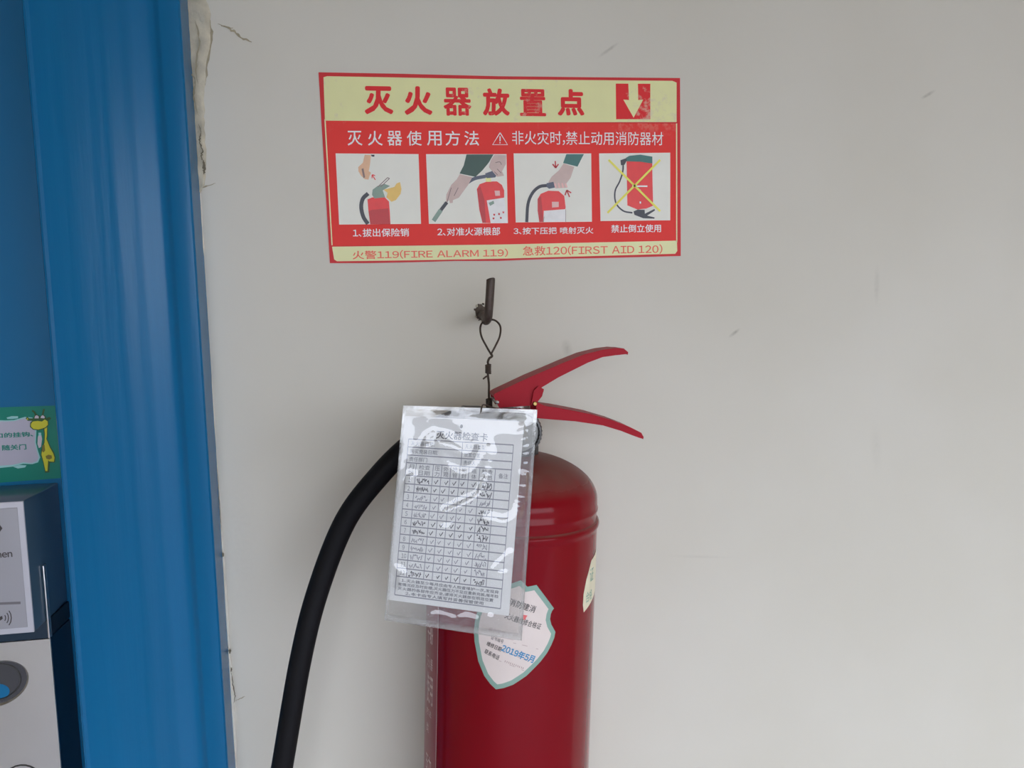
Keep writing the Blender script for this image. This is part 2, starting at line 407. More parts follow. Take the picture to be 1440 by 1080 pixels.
flat('warning_triangle', strokes([Sp([(703, 187), (713.5, 203.8), (692.5, 203.8), (703, 187), (704, 188.6)])], .0008)+strokes([Sp([(703, 192), (703, 199)])], .001)+strokes([Sp([(703, 200.4), (703, 201.8)])], .001), SS, 3, M_swhite, sign)
stext('warning_lettering', '非火灾时,禁止动用消防器材', 720, 186, 932, 204, M_swhite, weight=.002)
stext('caption', '1、拔出保险销', 496.5, 321, 575, 333.5, M_swhite, weight=.014)
stext('caption', '2、对准火源根部', 615, 319.5, 703, 332, M_swhite, weight=.014)
stext('caption', '3、按下压把 喷射灭火', 722, 319, 834, 330, M_swhite, weight=.014)
stext('caption', '禁止倒立使用', 859, 315.5, 929, 327.5, M_swhite, weight=.014)
stext('fire_call_lettering', '火警119(FIRE ALARM 119)', 496, 349.5, 714, 365, M_sorng, weight=.012)
stext('first_aid_lettering', '急救120(FIRST AID 120)', 735, 343.5, 931, 360, M_sorng, weight=.012)

def A(X, Y): return S(440+X/5.143, 200+Y/5.143)
def B(X, Y): return S(690+X/5.143, 200+Y/5.143)
pm = {'skin': (186, 150, 120), 'skinor': (205, 160, 84), 'skingr': (168, 148, 142), 'skinpk': (192, 152, 148), 'black': (42, 44, 52), 'green': (40, 66, 58), 'teal': (44, 92, 88),
      'valve': (108, 128, 116), 'red': (196, 42, 42), 'dred': (160, 34, 38), 'white': (214, 210, 200), 'grey': (128, 130, 134), 'yel': (214, 186, 70), 'lyel': (206, 200, 130), 'navy': (66, 72, 88), 'line': (110, 92, 90)}
PM = {k: mat('picture_'+k, v, rough=.4, var=.10, vscale=160) for k, v in pm.items()}
def picture(corners):
    p = flat('picture_panel', [Sp(corners)], SS, 3, M_spic, sign); return p
def pr(par, name, T, pts, col, layer=4): flat(name, [[T(*p) for p in pts]], SS, layer, PM[col], par)
def prs(par, name, T, lines, w, col, layer=4): flat(name, strokes([[T(*p) for p in catmull2(l)] for l in lines], w/5.143*.000598), SS, layer, PM[col], par)
def catmull2(l): return [(p.x, p.y) for p in catmull([(a, b, 0) for a, b in l], 6)] if len(l) > 2 else l
p1 = picture([(472, 216), (588.5, 217), (592, 315), (477, 316)])
pr(p1, 'printed_hand', A, [(375, 92), (420, 95), (412, 170), (404, 210), (420, 222), (410, 245), (402, 272), (375, 268), (350, 245), (330, 212), (328, 182), (362, 150)], 'skin')
pr(p1, 'printed_finger', A, [(352, 195), (366, 190), (378, 255), (366, 262)], 'line', 5)
pr(p1, 'printed_cuff', A, [(420, 92), (446, 93), (444, 107), (425, 105)], 'black', 5)
prs(p1, 'printed_arrow', A, [[(452, 274), (430, 240)], [(428, 262), (430, 238), (450, 244)]], 6, 'red', 5)
pr(p1, 'printed_cylinder', A, [(395, 415), (430, 400), (520, 400), (550, 430), (556, 500), (561, 594), (415, 594), (402, 500)], 'red')
pr(p1, 'printed_shade', A, [(402, 500), (430, 490), (545, 480), (561, 594), (415, 594)], 'dred', 5)
prs(p1, 'printed_hose', A, [[(400, 372), (362, 410), (350, 470), (365, 540), (398, 592)]], 27, 'black', 5)
pr(p1, 'printed_valve', A, [(432, 345), (468, 318), (515, 302), (558, 318), (505, 350), (522, 400), (445, 408), (428, 382)], 'valve', 5)
prs(p1, 'printed_lever', A, [[(470, 325), (540, 258)], [(540, 258), (554, 264)], [(554, 264), (490, 325)]], 5, 'line', 6)
pr(p1, 'printed_glove', A, [(512, 345), (590, 325), (605, 300), (630, 290), (640, 340), (634, 375), (600, 420), (568, 432), (532, 400), (540, 368)], 'skinor', 6)
p2 = picture([(599, 217), (712, 217), (714, 314), (603, 315)])
pr(p2, 'printed_sleeve', A, [(1110, 90), (1305, 90), (1270, 150), (1225, 205), (1175, 252), (1060, 228), (1090, 170)], 'green')
pr(p2, 'printed_forearm', A, [(1062, 232), (1152, 255), (1122, 310), (1085, 360), (1055, 402), (1012, 420), (1010, 440), (990, 442), (985, 420), (962, 442), (965, 380), (1000, 310), (1040, 270)], 'skingr', 5)
prs(p2, 'printed_hose', A, [[(1110, 298), (1170, 264), (1260, 246)]], 24, 'navy', 4)
prs(p2, 'printed_nozzle', A, [[(968, 436), (925, 492)]], 24, 'black', 6)
prs(p2, 'printed_nozzle_tip', A, [[(925, 492), (872, 570)]], 30, 'valve', 6)
pr(p2, 'printed_cylinder', A, [(1185, 340), (1205, 305), (1258, 286), (1330, 285), (1365, 310), (1382, 350), (1382, 402), (1265, 420), (1270, 500), (1284, 586), (1225, 584), (1203, 490)], 'red')
pr(p2, 'printed_label', A, [(1256, 422), (1382, 405), (1408, 584), (1285, 586)], 'white', 5)
pr(p2, 'printed_leaf', A, [(1270, 440), (1305, 425), (1310, 445), (1280, 462)], 'valve', 6)
flat('printed_dot', [[A(x-7, y-7), A(x+7, y-5), A(x+5, y+8), A(x-6, y+6)] for x, y in ((1310, 525), (1345, 520), (1376, 508), (1305, 552), (1358, 548))], SS, 6, PM['dred'], p2)
pr(p2, 'printed_neck', A, [(1248, 258), (1284, 258), (1288, 288), (1250, 288)], 'lyel', 5)
pr(p2, 'printed_valve', A, [(1244, 228), (1300, 208), (1332, 232), (1318, 256), (1256, 262)], 'navy', 6)
pr(p2, 'printed_hand', A, [(1312, 92), (1396, 96), (1394, 160), (1366, 212), (1380, 244), (1330, 252), (1300, 216), (1272, 182), (1285, 135)], 'skingr', 7)
pr(p2, 'printed_highlight', A, [(1312, 352), (1350, 352), (1352, 388), (1318, 390)], 'skinpk', 6)
pr(p2, 'printed_shade', A, [(1188, 345), (1210, 320), (1240, 420), (1250, 584), (1228, 584), (1205, 490)], 'dred', 5)
prs(p2, 'printed_finger', A, [[(1310, 215), (1335, 240)], [(1330, 195), (1360, 225)], [(1318, 150), (1350, 145), (1362, 165)]], 5, 'line', 8)
prs(p2, 'printed_thumb', A, [[(1000, 330), (985, 380), (968, 440)], [(1050, 330), (1020, 390)]], 5, 'line', 6)
p3 = picture([(722, 216), (831, 216), (832, 312), (725, 313)])
pr(p3, 'printed_sleeve', B, [(545, 88), (672, 88), (650, 130), (626, 178), (522, 152)], 'teal')
pr(p3, 'printed_hand', B, [(525, 155), (602, 180), (575, 260), (545, 300), (552, 330), (470, 335), (415, 290), (440, 250), (492, 205)], 'skingr', 5)
prs(p3, 'printed_finger', B, [[(462, 300), (470, 332)], [(488, 296), (496, 332)], [(514, 298), (522, 332)], [(538, 300), (548, 328)]], 12, 'skinpk', 6)
prs(p3, 'printed_hose', B, [[(408, 314), (350, 324), (300, 370), (268, 450), (259, 579)]], 22, 'black', 5)
pr(p3, 'printed_valve', B, [(402, 298), (452, 288), (462, 330), (420, 338), (402, 325)], 'navy', 6)
pr(p3, 'printed_cylinder', B, [(338, 412), (360, 375), (415, 352), (490, 355), (530, 390), (540, 470), (538, 485), (382, 497), (378, 578), (350, 578), (338, 495)], 'red')
pr(p3, 'printed_shade', B, [(338, 412), (362, 392), (372, 490), (378, 578), (350, 578), (338, 495)], 'dred', 5)
pr(p3, 'printed_label', B, [(384, 500), (538, 487), (540, 577), (384, 578)], 'white', 5)
prs(p3, 'printed_line', B, [[(540, 487), (540, 577)], [(384, 540), (380, 578)]], 3, 'line', 6)
prs(p3, 'printed_arrow', B, [[(465, 138), (468, 188)], [(446, 160), (468, 188)], [(488, 160), (468, 188)], [(568, 398), (548, 348)], [(535, 385), (548, 348)], [(580, 368), (548, 348)]], 9, 'dred', 6)
pr(p3, 'printed_highlight', B, [(440, 432), (490, 432), (490, 470), (442, 474)], 'skinpk', 6)
p4 = picture([(842, 216), (942, 215), (942, 310), (844, 311)])
pr(p4, 'printed_cylinder', B, [(980, 120), (1165, 128), (1168, 300), (1172, 460), (1125, 480), (1060, 488), (986, 458)], 'red')
pr(p4, 'printed_base_cap', B, [(975, 115), (1000, 100), (1080, 92), (1166, 106), (1166, 156), (1080, 143), (980, 140), (975, 130)], 'teal', 5)
prs(p4, 'printed_hose', B, [[(956, 150), (952, 215), (930, 285), (897, 355), (903, 440), (955, 497), (1022, 512)]], 11, 'black', 5)
pr(p4, 'printed_nozzle', B, [(936, 132), (975, 118), (982, 132), (965, 165), (940, 168)], 'black', 6)
pr(p4, 'printed_lever', B, [(1030, 502), (1060, 488), (1110, 490), (1112, 518), (1180, 484), (1186, 494), (1128, 532), (1182, 545), (1180, 554), (1100, 551), (1036, 526)], 'black', 6)
prs(p4, 'printed_cross', B, [[(850, 130), (1222, 500)], [(1222, 130), (842, 512)]], 15, 'yel', 7)
prs(p4, 'printed_mark', B, [[(1020, 320), (1130, 320)], [(1060, 338), (1080, 352)], [(1078, 430), (1080, 445)]], 11, 'white', 6)

# ------------------------------------------------------------------ iron hook in the wall
M_iron = mat('rusty_iron', (66, 57, 52), rough=.55, metal=.5, var=.3, vscale=120, bump=.5, bscale=250)
M_hole = mat('broken_plaster_dark', (70, 62, 55), rough=.95, var=.5, vscale=300)
hb = at(677, 439, 0); hz = lambda px, py: at(px, py, -.05)
hook = empty('wall_hook', hb); tag(hook, 'dark iron hook sticking out of the wall below the poster', 'hook')
v1, v0 = hz(690, 396), hz(687, 441)
path = [Vector((hb.x-.001, .03, hb.z-.001)), Vector((hb.x, -.004, hb.z-.002)), Vector((hb.x+.0005, -.022, hb.z-.0045)), Vector((v0.x-.0005, -.036, v0.z-.006)), Vector((v0.x, -.0455, v0.z-.0035)), Vector((v0.x+.0003, -.050, v0.z+.003)), Vector((v0.x+.0012, -.0505, (v0.z+v1.z)/2)), Vector((v1.x, -.050, v1.z)), Vector((v1.x, -.0497, v1.z+.0025))]
pp = catmull([p-hb for p in path], 7)
tube('hook_rod', pp, [.0034]*(len(pp)-4)+[.0034, .0031, .0024, .0012], M_iron, hook, 14)
hp = []
for k in range(22):
    a = 2*math.pi*k/22; r = .0055*(1+.3*noise.noise(Vector((math.cos(a)*3, math.sin(a)*3, 1))))
    hp.append((hb.x-.0005+r*.85*math.cos(a), hb.z+r*1.25*math.sin(a)))
flat('plaster_hole', [hp], WS, .0004, M_hole, wall)
for k in range(9):                          # crumbs of broken plaster round the hole
    a = 2*math.pi*k/9+rnd.uniform(-.2, .2); c = Vector((hb.x+.0058*math.cos(a), -.0006, hb.z+.0072*math.sin(a)))
    bm = bmesh.new(); bmesh.ops.create_icosphere(bm, subdivisions=1, radius=rnd.uniform(.0007, .0014))
    for v in bm.verts: v.co = v.co*rnd.uniform(.7, 1.2)+c
    from_bm('plaster_crumb', bm, M_fill if k % 2 else M_hole, wall)

# ------------------------------------------------------------------ fire extinguisher
R = 0.0645
LEAN = math.radians(2.9)
zb = -.505+Z0; ax = .0843+.05*(-.505+.3)
ext = empty('fire_extinguisher', (ax, -.080, zb), (0, LEAN, 0))
tag(ext, 'red fire extinguisher with black hose hanging on the white wall', 'fire extinguisher')
EM = Matrix.Translation((ax, -.080, zb)) @ Matrix.Rotation(LEAN, 4, 'Y'); EI = EM.inverted()
def L(p): return EI @ Vector(p)             # world -> extinguisher frame
def Lp(px, py, Y): return L(at(px, py, Y))
HD = L((ax, -.08, Z0-.1445)).z              # height of the shoulder
def red_enamel():
    m = mat('red_enamel', (0.225, 0.005, 0.011), rough=.13, spec=.14, coat=0, raw=True, var=.08, vscale=20, bump=.03, bscale=30)
    nt = m.node_tree; b = nt.nodes['Principled BSDF']
    g = nt.nodes.new('ShaderNodeNewGeometry'); s = nt.nodes.new('ShaderNodeSeparateXYZ'); nt.links.new(g.outputs['Normal'], s.inputs[0])
    n = nt.nodes.new('ShaderNodeTexNoise'); n.inputs['Scale'].default_value = 60; n.inputs['Detail'].default_value = 5
    tc = nt.nodes.new('ShaderNodeTexCoord'); nt.links.new(tc.outputs['Object'], n.inputs['Vector'])
    r = nt.nodes.new('ShaderNodeMapRange'); r.interpolation_type = 'SMOOTHSTEP'
    r.inputs['From Min'].default_value = .35; r.inputs['From Max'].default_value = .95; r.inputs['To Max'].default_value = .62
    nt.links.new(s.outputs['Z'], r.inputs['Value'])
    r2 = nt.nodes.new('ShaderNodeMapRange'); r2.inputs['From Min'].default_value = -.2; r2.inputs['From Max'].default_value = .7; nt.links.new(n.outputs['Fac'], r2.inputs['Value'])
    mu = nt.nodes.new('ShaderNodeMath'); mu.operation = 'MULTIPLY'; nt.links.new(r.outputs[0], mu.inputs[0]); nt.links.new(r2.outputs[0], mu.inputs[1])
    mx = nt.nodes.new('ShaderNodeMix'); mx.data_type = 'RGBA'; mx.inputs['B'].default_value = (.24, .16, .13, 1)   # settled dust
    old = b.inputs['Base Color'].links[0].from_socket
    nt.links.new(mu.outputs[0], mx.inputs['Factor']); nt.links.new(old, mx.inputs['A']); nt.links.new(mx.outputs['Result'], b.inputs['Base Color'])
    ra = nt.nodes.new('ShaderNodeMapRange'); ra.inputs['To Min'].default_value = .13; ra.inputs['To Max'].default_value = .75
    nt.links.new(mu.outputs[0], ra.inputs['Value']); nt.links.new(ra.outputs[0], b.inputs['Roughness'])
    return m
M_red = red_enamel()
M_lever = mat('lever_red', (0.40, 0.009, 0.022), rough=.42, spec=.15, raw=True, var=.12, vscale=40)
M_steel = mat('valve_steel', (0.42, 0.42, 0.40), rough=.35, metal=.9, raw=True, var=.1, vscale=60)
M_dark = mat('dark_metal', (0.10, 0.10, 0.10), rough=.4, metal=.7, raw=True, var=.2, vscale=90)
M_rubber = mat('black_rubber', (0.008, 0.008, 0.010), rough=.6, spec=.18, raw=True, var=.2, vscale=60, bump=.15, bscale=300)
M_brass = mat('brass', (0.45, 0.32, 0.12), rough=.35, metal=1.0, raw=True)
H2 = Lp(837, 728, -.085).z                  # the weld under the shoulder
prof = [(0.0001, .012), (.045, .010), (.050, .0), (.058, .002), (R-.001, .010), (R, .016)]
prof += [(R, H2-.006), (R+.0002, H2-.0035), (R+.0012, H2-.002), (R+.0016, H2), (R+.0010, H2+.0020), (R-.0006, H2+.0030), (R-.0008, H2+.0045), (R-.0006, HD-.0085), (R+.0002, HD-.0072), (R+.0003, HD-.006), (R-.0003, HD-.0048), (R-.0004, HD)]
for k in range(1, 17):
    a = k/16*math.radians(76); prof.append(((R-.0004)*math.cos(a), HD+.0345*math.sin(a)))
prof += [(.0150, HD+.0345), (.0150, HD+.036)]
lathe('cylinder_body', prof, M_red, ext, seg=96, sharp=50)
lathe('neck_ring', [(.0165, HD+.030), (.0175, HD+.032), (.0175, HD+.0385), (.0165, HD+.040)], M_dark, ext, seg=48, teeth=.05)
VZ = Lp(721, 572, -.085).z
lathe('valve_body', [(.0120, HD+.036), (.0120, HD+.048), (.0135, HD+.049), (.0135, VZ-.004), (.0105, VZ-.001), (.0105, VZ+.004)], M_steel, ext, seg=32)
gc = Lp(730, 609, -.114)
gauge = lathe('pressure_gauge', [(.006, -.024), (.006, -.012), (.0150, -.011), (.0168, -.009), (.0168, -.001), (.0158, .0008), (.0146, .0010), (.0140, -.0012), (.0001, -.0012)], M_dark, ext, seg=72, center=gc, axis='y', teeth=.035)
lathe('gauge_face', [(.0138, -.0010), (.0138, -.0006), (.0001, -.0006)], mat('gauge_face_white', (0.30, 0.31, 0.30), rough=.4, raw=True), gauge, seg=48, center=gc, axis='y')
tube('gauge_needle', [gc+Vector((0, -.0004, 0)), gc+Vector((-.001, -.0004, .0095))], .0004, M_rubber, gauge, 6)

def ZP(X, Y): return (640+X/3.857, 370+Y/3.857)
def channel(name, topl, botl, Yf, depth, wallt, material, lid=True):
    top = [Lp(*ZP(*p), Yf) for p in topl]; bot = [Lp(*ZP(*p), Yf) for p in botl]
    bm = bmesh.new()
    def plate(off, t):
        o = top+bot[::-1]
        a = [bm.verts.new(p+Vector((0, off, 0))) for p in o]; b = [bm.verts.new(p+Vector((0, off+t, 0))) for p in o]
        bm.faces.new(a); bm.faces.new(b[::-1])
        for k in range(len(o)): q = (k+1) % len(o); bm.faces.new((a[k], b[k], b[q], a[q]))
    plate(0, wallt); plate(depth-wallt, wallt)
    if lid:
        for a, b in zip(top, top[1:]):
            dn = Vector((0, 0, -wallt)); D1, D2 = Vector((0, wallt*.5, 0)), Vector((0, depth-wallt*.5, 0))
            q = [bm.verts.new(v) for v in (a+D1, b+D1, b+D2, a+D2, a+D1+dn, b+D1+dn, b+D2+dn, a+D2+dn)]
            for f in ((0, 1, 2, 3), (7, 6, 5, 4), (0, 4, 5, 1), (2, 6, 7, 3), (1, 5, 6, 2), (3, 7, 4, 0)): bm.faces.new([q[i] for i in f])
    bmesh.ops.recalc_face_normals(bm, faces=bm.faces)
    return from_bm(name, bm, material, ext)
channel('squeeze_lever', [(210, 712), (230, 700), (400, 620), (500, 578), (600, 535), (700, 495), (800, 470), (870, 461), (915, 463), (940, 484)],
        [(218, 745), (240, 785), (420, 772), (470, 674), (560, 620), (640, 580), (720, 540), (800, 510), (870, 500), (926, 494)], -.093, .024, .0018, M_lever)
lv = channel('carry_handle', [(440, 752), (490, 775), (560, 785), (650, 802), (740, 820), (860, 855), (950, 890), (1010, 920), (1023, 944)],
             [(440, 840), (455, 842), (520, 848), (650, 858), (800, 880), (900, 910), (960, 934), (1000, 948), (1020, 954)], -.094, .026, .0018, M_lever)
channel('lever_link', [(428, 690), (452, 668), (482, 684)], [(412, 768), (440, 762), (472, 722)], -.0955, .029, .0018, M_lever)
pv = Lp(*ZP(432, 762), -.0955)
lathe('pivot_pin', [(.0016, -.031), (.0016, .0012), (.0012, .0016), (.0001, .0016)], M_brass, ext, seg=16, center=pv, axis='y')
pn = Lp(*ZP(225, 752), -.093)
lathe('safety_pin', [(.0013, -.028), (.0013, .004), (.0001, .0045)], M_steel, ext, seg=12, center=pn, axis='y')
# hose
hose_px = [(700, 590, -.083), (660, 588, -.086), (618, 600, -.088), (578, 625, -.088), (534, 668, -.087), (485.5, 733, -.085), (447, 831, -.083), (422.5, 929, -.082), (396.5, 1080, -.080)]
hpts = [Lp(*p) for p in hose_px]
last = hpts[-1]; d = (hpts[-1]-hpts[-2]).normalized()
hpts += [last+d*.04, last+d*.075+Vector((.006, 0, 0))]
tube('hose', catmull(hpts, 10), .0082, M_rubber, ext, 20)
e = hpts[-1]; tube('nozzle', [e+d*-.012, e, e+d*.01, e+d*.05, e+d*.052], [.0100, .0100, .0088, .0075, .0070], M_dark, ext, 20)
fa, fb = Lp(702, 589, -.083), Lp(650, 589, -.0865)
tube('hose_fitting', [fa, fa.lerp(fb, .5), fa.lerp(fb, .52), fb], [.0085, .0085, .0100, .0100], M_dark, ext, 12)

# stickers wrapped on the cylinder: (u, v) = (arc length from the point facing the camera, height)
def cyl(px, py):
    o = EI @ CAM; dd = (EI.to_3x3() @ ray(px, py)); a = dd.x**2+dd.y**2; b = 2*(o.x*dd.x+o.y*dd.y); c = o.x**2+o.y**2-R*R
    disc = b*b-4*a*c
    t = (-b-math.sqrt(max(disc, 0)))/(2*a); p = o+dd*t
    return (R*math.atan2(p.x, -p.y), p.z)
def CS(u, v, l):
    r = R+.00012+l*.00010; a = u/R; return (r*math.sin(a), -r*math.cos(a), v)
M_shg = mat('shield_green', (112, 140, 130), rough=.45, var=.06, vscale=60)
M_shw = mat('shield_white', (188, 178, 174), rough=.45, var=.05, vscale=60)
M_ink = mat('black_ink', (52, 48, 48), rough=.6)
M_bink = mat('blue_ink', (52, 118, 158), rough=.6)
M_rink = mat('red_ink', (214, 96, 96), rough=.6)
M_pink = mat('grey_ink', (150, 130, 128), rough=.6)
tip, upv, rgt = (225, 1015), (.292, -.956), (.956, .292)
half = [(0, 0), (30, 60), (80, 127), (184, 212), (333, 290), (420, 322), (493, 336), (560, 342), (609, 337), (660, 285), (700, 262), (740, 256), (770, 258), (796, 267), (870, 168), (942, 69)]
def shp(a, b): return cyl(660+(tip[0]+upv[0]*a+rgt[0]*b)/6, 800+(tip[1]+upv[1]*a+rgt[1]*b)/6)
outl = [shp(a, b) for a, b in half]+[shp(905, 0)]+[shp(a, -b) for a, b in half[:0:-1]]
def inset(poly, d):
    out = []; n = len(poly)
    ar = sum(poly[i][0]*poly[(i+1) % n][1]-poly[(i+1) % n][0]*poly[i][1] for i in range(n)); sg = 1 if ar > 0 else -1
    for i in range(n):
        p, q, r = Vector(poly[i-1]), Vector(poly[i]), Vector(poly[(i+1) % n])
        e1, e2 = (q-p).normalized(), (r-q).normalized()
        n1, n2 = Vector((-e1.y, e1.x))*sg, Vector((-e2.y, e2.x))*sg; m = (n1+n2); m = m/max(m.length_squared/2, .35)
        out.append(tuple(q+m*d))
    return out
sh = flat('shield_sticker', [outl], CS, 1, M_shg, ext, slice_u=.002)
inn = inset(outl, .0034)
flat('shield_panel', [inn], CS, 2, M_shw, sh, slice_u=.002)
def ctext(s, x0, y0, x1, y1, h, m, weight=0.0, name='lettering', par=None):   # baseline middle from (x0,y0) to (x1,y1), h px high
    a, b = cyl(x0, y0), cyl(x1, y1); mid = cyl((x0+x1)/2, (y0+y1)/2)
    ln = math.hypot(b[0]-a[0], b[1]-a[1]); hh = abs(cyl(x0, y0-h/2)[1]-cyl(x0, y0+h/2)[1])
    text(name, s, mid[0]-ln/2, mid[0]+ln/2, mid[1]-hh/2, mid[1]+hh/2, CS, 3, m, par or sh, weight=weight, rot=math.atan2(b[1]-a[1], b[0]-a[0]))
Z5 = lambda X, Y: (660+X/6, 800+Y/6)
def zt(s, X0, Y0, X1, Y1, h, m, w=0.0): ctext(s, *Z5(X0, Y0), *Z5(X1, Y1), h/6, m, w)
zt('消防建消', 340, 275, 558, 345, 60, M_ink, .01)
zt('灭火器维修合格证', 305, 395, 605, 492, 52, M_ink, .01)
zt('维修单位', 165, 505, 300, 548, 40, M_pink); zt('证书编号', 185, 575, 288, 614, 34, M_ink)
zt('维修日期', 150, 625, 270, 680, 40, M_ink, .012); zt('联系电话', 132, 690, 252, 752, 42, M_ink, .012)
zt('2019年5月', 278, 665, 548, 768, 66, M_bink, .03)
flat('faded_digits', strokes([[cyl(*Z5(305+k*15, 770+k*5.8)), cyl(*Z5(300+k*15+(k*7 % 5), 786+k*5.8))] for k in range(11)], .0005), CS, 3, M_pink, sh)['kind'] = 'stuff'
flat('ruled_line', strokes([[cyl(*Z5(370, 622)), cyl(*Z5(470, 645)), cyl(*Z5(580, 676))], [cyl(*Z5(285, 700)), cyl(*Z5(400, 738)), cyl(*Z5(490, 775))], [cyl(*Z5(250, 772)), cyl(*Z5(360, 815)), cyl(*Z5(462, 858))], [cyl(*Z5(300, 580)), cyl(*Z5(370, 600))]], .0003), CS, 3, M_pink, sh)
flat('red_mark', [[cyl(*Z5(455, 385)), cyl(*Z5(490, 392)), cyl(*Z5(478, 410)), cyl(*Z5(472, 430)), cyl(*Z5(455, 425))]], CS, 3, M_rink, sh)
# small cream sticker turning away round the right side
M_cream = mat('cream_sticker', (190, 184, 162), rough=.5, var=.08, vscale=90)
q0 = cyl(819, 862)
cr = flat('cream_sticker', [[(q0[0]+.0015, q0[1]), (q0[0], q0[1]+.006), (q0[0]+.0004, q0[1]+.014), (q0[0]+.004, q0[1]+.024), (q0[0]+.012, q0[1]+.036), (q0[0]+.030, q0[1]+.040), (q0[0]+.034, q0[1]+.010), (q0[0]+.012, q0[1]+.003)]], CS, 1, M_cream, ext, slice_u=.002)
text('lettering', '合格', q0[0]+.004, q0[0]+.016, q0[1]+.006, q0[1]+.014, CS, 2, mat('green_ink', (96, 132, 118), rough=.6), cr)
text('lettering', '证', q0[0]+.010, q0[0]+.018, q0[1]+.020, q0[1]+.030, CS, 2, mat('green_ink', (96, 132, 118), rough=.6), cr)
# printed label on the left side
M_lab = mat('body_label_film', (0.30, 0.045, 0.055), rough=.35, raw=True, var=.08, vscale=30)
M_labw = mat('body_label_print', (0.78, 0.60, 0.58), rough=.5, raw=True)
ue = cyl(615.5, 960)[0]; vt = cyl(620, 850)[1]; ul = ue-.050; vb = .06
lab = flat('body_label', [[(ul, vb), (ue, vb), (ue, vt), (ul, vt)]], CS, 1, M_lab, ext, slice_u=.002)
flat('label_edge_line', [[(ue-.0006, vb), (ue, vb), (ue, vt), (ue-.0006, vt)]], CS, 2, M_labw, lab)
us = ue-.017
for s, w, y0, y1, wt in [('干粉', .012, 905, 880, .02), ('灭火器', .012, 942, 925, .01), ('使用', .013, 992, 948, .01), ('方法', .011, 1010, 1000, 0), ('类', .006, 1035, 1022, 0), ('压力', .012, 1090, 1066, .01)]:
    text('label_lettering', s, us-.003, us-.003+w, cyl(606, y0)[1], cyl(606, y1)[1], CS, 2, M_labw, lab, weight=wt)

# ------------------------------------------------------------------ tie wire from the hook down to the valve
M_wire = mat('dark_wire', (58, 50, 44), rough=.5, metal=.4, var=.3, vscale=150)
wire = empty('tie_wire', at(688, 570, -.075)); tag(wire, 'thin dark twisted wire loop on the iron hook holding the extinguisher', 'wire')
wo = wire.location.copy()
def wp(lst): return [at(x, y, Y)-wo for x, y, Y in lst]
loop = wp([(691, 499, -.056), (684, 487, -.052), (677, 473, -.047), (675.5, 460, -.043), (680, 452, -.0385), (688, 449.5, -.039), (697, 451, -.041), (703.5, 459, -.046), (703, 472, -.050), (697, 486, -.054), (690.5, 498, -.056)])
tube('wire_loop', catmull(loop, 6), .0008, M_wire, wire, 8)
tube('wire_strand', catmull(wp([(690.5, 497, -.056), (692, 501, -.057), (688, 504, -.057), (686, 510, -.058), (688.5, 516, -.060), (686, 524, -.062), (687.5, 540, -.066), (687.5, 556, -.071), (688.5, 572, -.0765)]), 6), .0009, M_wire, wire, 8)
for k, (cx, cy, Y, n, w) in enumerate([(686.5, 519, -.061, 5, 3.2), (687.8, 567, -.0745, 5, 3.6)]):
    P = [at(cx+w*math.cos(t*.8), cy-6+12*t/(n*8), Y)+Vector((0, .0016*math.sin(t*.8), 0))-wo for t in range(n*8+1)]
    tube('wire_knot', P, .0008, M_wire, wire, 7)
tube('wire_tail', wp([(687, 528, -.063), (683, 530, -.065), (679.5, 533, -.066)]), .0007, M_wire, wire, 7)

# ------------------------------------------------------------------ inspection card and its clear sleeve
SB, SA = .060, -.1465                       # sleeve plane: y = SA + SB*(z - zTop)
zt0 = Z0-.07
def sl(px, py, off=0.0):
    d = ray(px, py); t = (SA+SB*(CAM.z-zt0)-CAM.y)/(d.y-SB*d.z); p = CAM+d*t
    return p
nS = Vector((0, -1, SB)).normalized()
c00, c10, c11, c01 = sl(568, 585), sl(737, 593), sl(715.5, 866), sl(544.5, 843)     # card TL TR BR BL
cc = (c00+c10+c11+c01)/4
eu = ((c10-c00)+(c11-c01)).normalized(); ev = nS.cross(eu).normalized()
if ev.z < 0: ev = -ev
CW = ((c10-c00).length+(c11-c01).length)/2; CH = ((c00-c01).length+(c10-c11).length)/2
card = empty('inspection_card', cc); tag(card, 'white paper inspection card with a filled-in grid, inside the clear sleeve', 'card')
def KS(u, v, l):                            # u, v in 0..1 from the top left corner, following the card's own outline
    p = c00.lerp(c10, u).lerp(c01.lerp(c11, u), v); return p-cc+nS*(.0003+l*.00010)
M_paper = mat('card_paper', (206, 204, 204), rough=.7, var=.02, vscale=60)
M_print = mat('card_print', (84, 84, 92), rough=.7); M_line = mat('card_rule', (120, 120, 128), rough=.7)
M_pen = mat('pen_ink', (62, 60, 66), rough=.6); M_penf = mat('faded_pen_ink', (118, 116, 124), rough=.6)
nu, nv = 6, 10
V = [KS(i/nu, j/nv, k) for k in (0, -3) for j in range(nv+1) for i in range(nu+1)]; Fc = []
for j in range(nv):
    for i in range(nu):
        q = j*(nu+1)+i; Fc.append((q, q+nu+1, q+nu+2, q+1)); q += (nu+1)*(nv+1); Fc.append((q, q+1, q+nu+2, q+nu+1))
obj('paper_sheet', V, Fc, M_paper, card)
KT = lambda u, v, l: KS(u, 1-v, l)
def ktext(s, u0, v0, u1, v1, m, w=0.0, layer=2, name='lettering'): text(name, s, u0, u1, 1-v1, 1-v0, KT, layer, m, card, weight=w)
ktext('灭火器检查卡', .275, .068, .705, .112, M_print, .02, name='card_title')
flat('punch_hole', [[(.478+.012*math.cos(a*.5236), .040+.011*math.sin(a*.5236)) for a in range(12)]], KS, 2, mat('punch_hole_dark', (40, 38, 40), rough=.8), card)
rules = []
X0, X1 = .055, .925
ys = [.122, .165, .208, .250, .318]; dr = (.866-.318)/12; ys += [.318+dr*(k+1) for k in range(12)]
for y in ys+[.968]: rules.append([(X0, y), (X1, y)])
